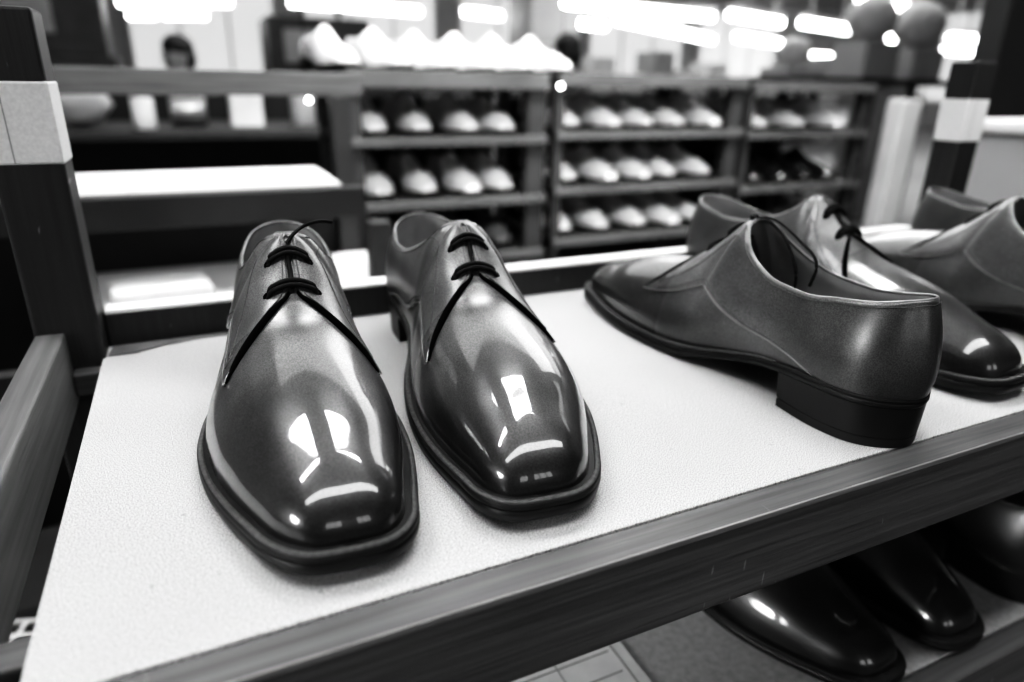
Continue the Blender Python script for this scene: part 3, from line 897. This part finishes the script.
# machines on the far left and middle
def machine(x0, x1, y0, y1, z1, mat, label, name='stitching_machine'):
    r = empty(name, ((x0 + x1) / 2, (y0 + y1) / 2, FLOOR)); tag(r, label, 'machine')
    def P(n, b, m_, bev=.01):
        o = boxo(n, b, m_, r, bev); o.location = -Vector(r.location)
    w = x1 - x0
    P('cabinet', (x0, x1, y0, y1, FLOOR, z1 * .3), M[mat])
    P('head', (x0 + w * .08, x1 - w * .05, y0 + .05, y1 - .05, z1 * .3 + .001, z1), M[mat])
    P('control_panel', (x0 + w * .2, x0 + w * .6, y0 + .03, y0 + .049, z1 * .45, z1 * .85), M['machine_l'])
    m = MB(); m.lathe([(.02, 0), (.02, .06), (.05, .07), (.05, .09), (.02, .10)], n=16)
    o = m.build('knob', M['steel'], r, True); o.location = Vector((x0 + w * .75, (y0 + y1) / 2, z1)) - Vector(r.location)
machine(-1.25, -.38, 6.0, 6.6, .95, 'machine', 'tall dark machine in the far left background beside the left post')
machine(.62, 1.55, 6.0, 6.7, .62, 'machine', 'dark machine in the background above the white shoes')
machine(4.9, 6.0, 4.2, 5.0, .42, 'machine_l', 'grey machine in the far background right of centre')
machine(6.6, 7.6, 3.4, 4.0, .50, 'machine', 'dark machine in the far right background under the lamps')
bench('workbench', 1.8, 4.6, 5.0, 5.8, .10, 'long bench in the far background behind the racks', 'rack')
for k, x in enumerate(lin(1.95, 4.4, 9)):
    h = [.30, .18, .36, .22, .28, .16, .34, .2, .26][k]
    thing_box('parcel', (x, x + .2, 5.2, 5.5, .101, .1 + h), 'carton_w' if k % 3 else 'carton', 'pale carton in the row of boxes on the far bench behind the racks', 'box', group='cartons on the far bench')
for k, (x, y, z, r) in enumerate(((3.18, 2.6, .50, .105), (3.56, 2.62, .49, .115), (4.1, 3.0, .44, .11), (2.85, 2.75, .34, .07))):
    m = MB(); m.blob((0, 0, 0), (r * 1.3, r, r), 3, .05, k)
    o = m.build('leather_bundle', M['wall'], None, True); o.location = (x, y, z)
    tag(o, ['large round grey bundle on the tall stack at far right', 'second round grey bundle on the tall stack at far right', 'grey bundle behind the two large ones', 'smaller grey bundle nearer the centre'][k], 'bundle')
bench('stacking_table', 2.7, 4.4, 2.45, 3.2, .22, 'tall table carrying round bundles at the far right', 'rack')
for k, (x, y, zt, r) in enumerate(((3.18, 2.6, .50, .105), (3.56, 2.62, .49, .115), (4.1, 3.0, .44, .11), (2.85, 2.75, .34, .07))):
    thing_box('parcel', (x - .12, x + .12, y - .1, y + .1, .221, max(zt - r * 1.06, .225)), 'carton' if k % 2 else 'column', ['carton under the largest round bundle', 'carton under the second round bundle', 'carton under the rear bundle', 'flat carton under the smallest bundle'][k], 'box')
# small round shop light hanging between the left and the centre rack
for i, (c, r, lb) in enumerate((((.803, 1.46, .166), .0055, 'small round bright lamp showing between the left and centre racks'), ((.198, 1.25, .138), .0045, 'small round bright lamp under the top rail of the empty trolley'), )):
    m = MB(); m.blob((0, 0, 0), (r, r, r), 2)
    L = empty('bulb_lamp', c); tag(L, lb, 'lamp')
    m.build('bulb', M['tube'], L, True)
    m = MB(); m.tube([(0, 0, r), (0, 0, 1.9)], .0008, 6); m.build('cord', M['dark'], L)

# ------------------------------------------------------------------ people in the distance
def worker(loc, rz, label, shirt='cloth', lean=.15):
    """seated figure, one skinned body"""
    V = []; E = []; Rr = []
    def v(p, r): V.append(p); Rr.append(r); return len(V) - 1
    def chain(i, pts):
        for p, r in pts:
            j = v(p, r); E.append((i, j)); i = j
        return i
    pel = v((0, 0, .52), .13)
    ch = chain(pel, [((0, .03, .68), .125), ((0, .06, .84), .14), ((0, .08, .98), .11)])
    nk = chain(ch, [((0, .09, 1.07), .052), ((0, .105, 1.13), .055)])
    chain(nk, [((0, .115, 1.19), .078), ((0, .11, 1.26), .082), ((0, .10, 1.31), .055)])
    for s in (1, -1):
        sh = chain(ch, [((s * .17, .07, .99), .058)])
        wr = chain(sh, [((s * .22, .12, .84), .045), ((s * .24, .20, .72), .04), ((s * .20, .36, .76), .033), ((s * .16, .47, .79), .024)])
        pa = chain(wr, [((s * .15, .52, .79), .026), ((s * .145, .555, .785), .026)])
        for k in range(4):
            d = (k - 1.5) * .017
            b0 = v((s * .145 + d, .565, .785), .010); E.append((pa, b0))
            chain(b0, [((s * .145 + d, .60 + .006 * (1.5 - abs(k - 1.5)), .778), .009), ((s * .145 + d, .622, .762), .008)])
        t0 = chain(wr, [((s * .12, .515, .78), .011), ((s * .11, .545, .77), .009)])
        kn = chain(pel, [((s * .10, .10, .50), .095), ((s * .13, .42, .50), .068)])
        chain(kn, [((s * .13, .46, .30), .055), ((s * .13, .44, .09), .038), ((s * .13, .50, .045), .04), ((s * .13, .60, .035), .03)])
    me = bpy.data.meshes.new('person'); me.from_pydata(V, E, [])
    o = bpy.data.objects.new('person', me); col.objects.link(o)
    md = o.modifiers.new('skin', 'SKIN'); md.use_smooth_shade = True
    for i, sv in enumerate(me.skin_vertices[0].data): sv.radius = (Rr[i], Rr[i]); sv.use_root = (i == 0)
    ss = o.modifiers.new('sub', 'SUBSURF'); ss.levels = 1; ss.render_levels = 2
    # clothes versus skin by height and reach
    m, nt, b = nodes('person_surface'); N = nt.nodes; L = nt.links
    tc = N.new('ShaderNodeTexCoord'); sx = N.new('ShaderNodeSeparateXYZ'); L.new(tc.outputs['Object'], sx.inputs[0])
    c = N.new('ShaderNodeMath'); c.operation = 'GREATER_THAN'; c.inputs[1].default_value = 1.06; L.new(sx.outputs['Z'], c.inputs[0])
    d = N.new('ShaderNodeMath'); d.operation = 'GREATER_THAN'; d.inputs[1].default_value = .60; L.new(sx.outputs['Z'], d.inputs[0])
    a = N.new('ShaderNodeMixRGB'); a.inputs[1].default_value = g(.02); a.inputs[2].default_value = g(.2 if shirt == 'cloth' else .03); L.new(d.outputs[0], a.inputs[0])
    e = N.new('ShaderNodeMixRGB'); e.inputs[2].default_value = g(.35); L.new(a.outputs[0], e.inputs[1]); L.new(c.outputs[0], e.inputs[0])
    L.new(e.outputs[0], b.inputs['Base Color']); b.inputs['Roughness'].default_value = .7
    me.materials.append(m)
    mb = MB(); mb.blob((0, .085, 1.285), (.088, .10, .085), 3); mb.blob((0, .045, 1.225), (.082, .065, .09), 3)
    mb.build('hair', M['hair'], o, True)
    mb = MB()
    mb.blob((0, .198, 1.225), (.012, .016, .020), 2); mb.build('nose', M['skin'], o, True)
    mb = MB()
    for s in (1, -1): mb.blob((s * .03, .186, 1.245), (.010, .006, .006), 2)
    mb.build('eyes', M['dark'], o, True)
    mb = MB(); mb.blob((0, .183, 1.185), (.022, .007, .005), 2); mb.build('mouth', M['cloth'], o, True)
    mb = MB()
    for s in (1, -1): mb.blob((s * .083, .105, 1.225), (.010, .018, .028), 2)
    mb.build('ears', M['skin'], o, True)
    o.location = loc; o.rotation_euler = (0, 0, rz)
    tag(o, label, 'person')
    return o
def stool(x, y, label):
    r = empty('stool', (x, y, FLOOR)); tag(r, label, 'stool')
    m = MB(); m.lathe([(.16, .365), (.17, .375), (.17, .395), (.15, .40)]); m.build('seat', M['rack'], r)
    for k in range(4):
        a = PI / 4 + k * PI / 2
        m = MB(); m.tube([(math.cos(a) * .17, math.sin(a) * .17, 0), (math.cos(a) * .12, math.sin(a) * .12, .37)], .014, 8); m.build('leg', M['steel'], r)
worker((.10, 5.2, FLOOR), 2.2, 'person with dark hair sitting at work in the far left background above the empty trolley')
stool(.10, 5.2, 'round stool under the seated person at far left')
worker((2.448, 4.25, FLOOR + .07), .3, 'dark haired person in dark clothes far behind the centre rack', 'clothd')
stool(2.448, 4.25, 'round stool under the person behind the centre rack')

# ------------------------------------------------------------------ lamps hanging over the benches (z = 1)
LP = [((5.7, 8.79), (9.61, 11.42)), ((4.97, 9.38), (6.23, 9.99)), ((4.04, 7.34), (6.41, 7.67)), ((6.4, 7.32), (7.73, 7.8)), ((9.34, 10.43), (11.48, 11.51)),
      ((7.95, 7.62), (9.41, 8.09)), ((15.45, 15.43), (17.27, 15.31)), ((6.33, 5.36), (7.32, 5.6)), ((16.51, 13.99), (16.94, 13.41)), ((12.06, 8.25), (12.81, 8.3)),
      ((15.59, 10.72), (16.74, 10.85)), ((1.34, 9.14), (3.01, 9.39)), ((3.5, 9.02), (4.11, 9.26)), ((-.51, 10.46), (.7, 9.59)), ((-.51, 12.6), (-.17, 12.35)), ((-.03, 12.25), (.5, 11.84)), ((11.39, 8.88), (12.11, 8.99))]
ZC = 2.6
for i, (a, b) in enumerate(LP):
    c = ((a[0] + b[0]) / 2, (a[1] + b[1]) / 2); L = math.dist(a, b); an = math.atan2(b[1] - a[1], b[0] - a[0])
    r = empty('tube_lamp', (c[0], c[1], 1.0), an); tag(r, 'long bright fluorescent lamp hanging in the background above the workbenches', 'lamp', 'fluorescent lamps hanging in the background')
    rad = .02 + .0028 * math.hypot(*c)
    m = MB(); m.tube([(-L / 2, 0, 0), (L / 2, 0, 0)], rad, 10); m.build('tube', M['tube'], r, True)
    m = MB(); m.box(-L / 2, L / 2, -rad * 1.3, rad * 1.3, rad, rad + .05); m.build('housing', M['housing'], r)
    for s in (-1, 1):
        m = MB(); m.tube([(s * L * .35, 0, rad + .05), (s * L * .35, 0, ZC - 1)], .01, 6); m.build('hanger', M['housing'], r)

# ------------------------------------------------------------------ the room
XA, XB_, YA, YB2 = -7, 21, -5, 17.5
def struct(name, b, mat, bev=0): return tag(boxo(name, b, M[mat], None, bev), kind='structure')
struct('floor', (XA, XB_, YA, YB2, FLOOR - .1, FLOOR), 'floor')
struct('ceiling', (XA, XB_, YA, YB2, ZC, ZC + .1), 'ceil')
struct('wall_back', (XA, XB_, YB2, YB2 + .2, FLOOR, ZC), 'wall')
struct('wall_left', (XA - .2, XA, YA, YB2, FLOOR, ZC), 'wall')
struct('wall_right', (XB_, XB_ + .2, YA, YB2, FLOOR, ZC), 'wall')
struct('wall_front', (XA, XB_, YA - .2, YA, FLOOR, ZC), 'wall')
def window(n, x0, x1, y, z0, z1, pane, facing=-1, mull=3):
    w = empty('window_%d' % n, ((x0 + x1) / 2, y, z0)); tag(w, kind='structure')
    m = MB(); c = (x0 + x1) / 2
    t = .06
    m.box(x0 - c, x1 - c, -.04, .04, 0, t); m.box(x0 - c, x1 - c, -.04, .04, z1 - z0 - t, z1 - z0)
    for k in range(mull + 1):
        xx = x0 - c + (x1 - x0 - t) * k / mull; m.box(xx, xx + t, -.038, .038, t, z1 - z0 - t)
    m.build('window_frame', M['housing'], w)
    m = MB(); m.box(x0 - c + t, x1 - c - t, -.01, .01, t, z1 - z0 - t); m.build('window_pane', pane, w)
for n, (a, b) in enumerate(((-4, -1.2), (-.8, 2.2), (2.8, 6.0), (6.6, 9.8), (10.4, 13.6), (14.2, 17.2))):
    window(n + 1, a, b, YB2 - .05, .1, 2.2, M['pane'])
def added_side_window(n, y0, y1, z0, z1):  # glowing windows added to brighten the right of the background
    w = empty('window_%d' % n, (XB_ - .06, (y0 + y1) / 2, z0)); tag(w, kind='structure')
    h = (y1 - y0) / 2; m = MB()
    m.box(-.03, .03, -h, h, 0, .06); m.box(-.03, .03, -h, h, z1 - z0 - .06, z1 - z0)
    for k in range(4):
        yy = -h + (2 * h - .06) * k / 3; m.box(-.028, .028, yy, yy + .06, .06, z1 - z0 - .06)
    m.build('window_frame', M['housing'], w)
    m = MB(); m.box(-.008, .008, -h + .06, h - .06, .06, z1 - z0 - .06); m.build('window_pane', M['pane'], w)
for n, (a, b) in enumerate(((2.0, 5.0), (5.6, 8.6), (9.2, 12.2), (12.8, 15.8))): added_side_window(9 + n, a, b, -.2, 2.3)
window(7, -1.9, -.35, YA + .05, .55, 2.3, M['pane_rear'])
window(8, .45, 1.9, YA + .05, .55, 2.3, M['pane_rear'])
o = MB(); o.box(4.05, 4.75, 8.2, 8.9, FLOOR, ZC, bev=.02)
tag(o.build('hall_column_1', M['column']), kind='structure')  # pale grey column far back in the hall

# ceiling tubes above and around the shelf (light the leather, show as streaks on the toes)
def ceil_lamp(c, L, rz, label, r=.04, mat='tube_near'):
    e = empty('ceiling_lamp', c, rz); tag(e, label, 'lamp', 'ceiling lamps over the shelf')
    for s in (-1, 1):
        m = MB(); m.tube([(-L / 2, s * .07, 0), (L / 2, s * .07, 0)], r, 10); m.build('tube', M[mat], e, True)
    m = MB(); m.box(-L / 2 - .03, L / 2 + .03, -.15, .15, r, r + .06); m.build('housing', M['housing'], e)
    for s in (-1, 1):
        m = MB(); m.tube([(s * L * .35, 0, r + .06), (s * L * .35, 0, ZC - c[2])], .01, 6); m.build('hanger', M['housing'], e)
def panel_lamp(c, sx_, sy_, label, v):
    e = empty('panel_lamp', c); tag(e, label, 'lamp')
    m = MB(); m.box(-sx_/2, sx_/2, -sy_/2, sy_/2, 0, .02); m.build('diffuser', emit('panel_diffuser', v), e)
    m = MB(); m.box(-sx_/2 - .03, sx_/2 + .03, -sy_/2 - .03, sy_/2 + .03, .021, .08, bev=.01); m.build('housing', M['housing'], e)
    for s in (-1, 1):
        m = MB(); m.tube([(s * sx_ * .35, 0, .08), (s * sx_ * .35, 0, ZC - c[2])], .01, 6); m.build('hanger', M['housing'], e)
panel_lamp((-.74, .95, 1.75), .90, .14, 'left panel lamp hanging over the empty trolley', 42)
panel_lamp((.64, .95, 1.75), .75, .14, 'right panel lamp hanging over the racks', 42)
panel_lamp((.15, -.05, 1.75), 3.2, .30, 'long strip lamp hanging directly over the shoe shelf', 8)

def area(name, loc, size, energy, target):
    l = bpy.data.lights.new(name, 'AREA'); l.energy = energy; l.shape = 'RECTANGLE'; l.size = size[0]; l.size_y = size[1]
    o = bpy.data.objects.new(name, l); col.objects.link(o); o.location = loc
    o.rotation_euler = (Vector(target) - Vector(loc)).to_track_quat('-Z', 'Y').to_euler()
    return o
area('rear_soft_fill', (2.9, 3.2, 2.2), (3.0, 1.8), 45, (.2, .3, 0))  # added soft fill high at the right rear, no fixture
rl = area('rack_fill', (1.0, .95, 1.7), (1.8, .25), 26, (1.0, 1.72, -.1)); rl.data.spread = math.radians(75)  # added fill to brighten the shoes on the racks
rl = area('rack_front_fill', (.9, -.6, 1.2), (1.4, .2), 4, (1.0, 1.6, -.08)); rl.data.spread = math.radians(38)  # added narrow fill from behind the camera, aimed at the rack fronts
rl = area('low_shelf_fill', (-1.2, .12, .10), (.9, .5), .9, (.16, .27, -.19)); rl.data.spread = math.radians(20)  # added low fill for the sheet and lower board
area('hall_light', (3, 5, 2.5), (8, 5), 160, (3, 5, 0))
area('hall_light', (9, 8, 2.5), (8, 6), 260, (9, 8, 0))

w = bpy.data.worlds.new('world'); bpy.context.scene.world = w; w.use_nodes = True
w.node_tree.nodes['Background'].inputs[0].default_value = g(1); w.node_tree.nodes['Background'].inputs[1].default_value = .05

# ------------------------------------------------------------------ camera
PITCH, ROLL, YAW = .36862, .01973, .44196
cam = bpy.data.cameras.new('camera'); co = bpy.data.objects.new('camera', cam); col.objects.link(co)
cam.sensor_width = 36; cam.lens = 23.64; cam.clip_start = .01; cam.clip_end = 100
f = Vector((math.sin(YAW) * math.cos(PITCH), math.cos(YAW) * math.cos(PITCH), -math.sin(PITCH)))
r0 = Vector((math.cos(YAW), -math.sin(YAW), 0)); u0 = r0.cross(f)
rr = r0 * math.cos(ROLL) + u0 * math.sin(ROLL); uu = -r0 * math.sin(ROLL) + u0 * math.cos(ROLL)
Mx = Matrix((rr, uu, -f)).transposed().to_4x4(); Mx.translation = (-.00199, -.00472, .17469)
co.matrix_world = Mx
cam.dof.use_dof = True; cam.dof.focus_distance = .325; cam.dof.aperture_fstop = 4.2; cam.dof.aperture_blades = 0
sc = bpy.context.scene; sc.camera = co
sc.view_settings.view_transform = 'Standard'; sc.view_settings.look = 'None'
sc.view_settings.exposure = 0.15; sc.view_settings.gamma = 1.0

# high-contrast black-and-white print curve
sc.view_settings.use_curve_mapping = True
cm = sc.view_settings.curve_mapping
cv = cm.curves[3]
for x_, y_ in ((.03, .0135), (.12, .105), (.45, .58)): cv.points.new(x_, y_)
cm.update()
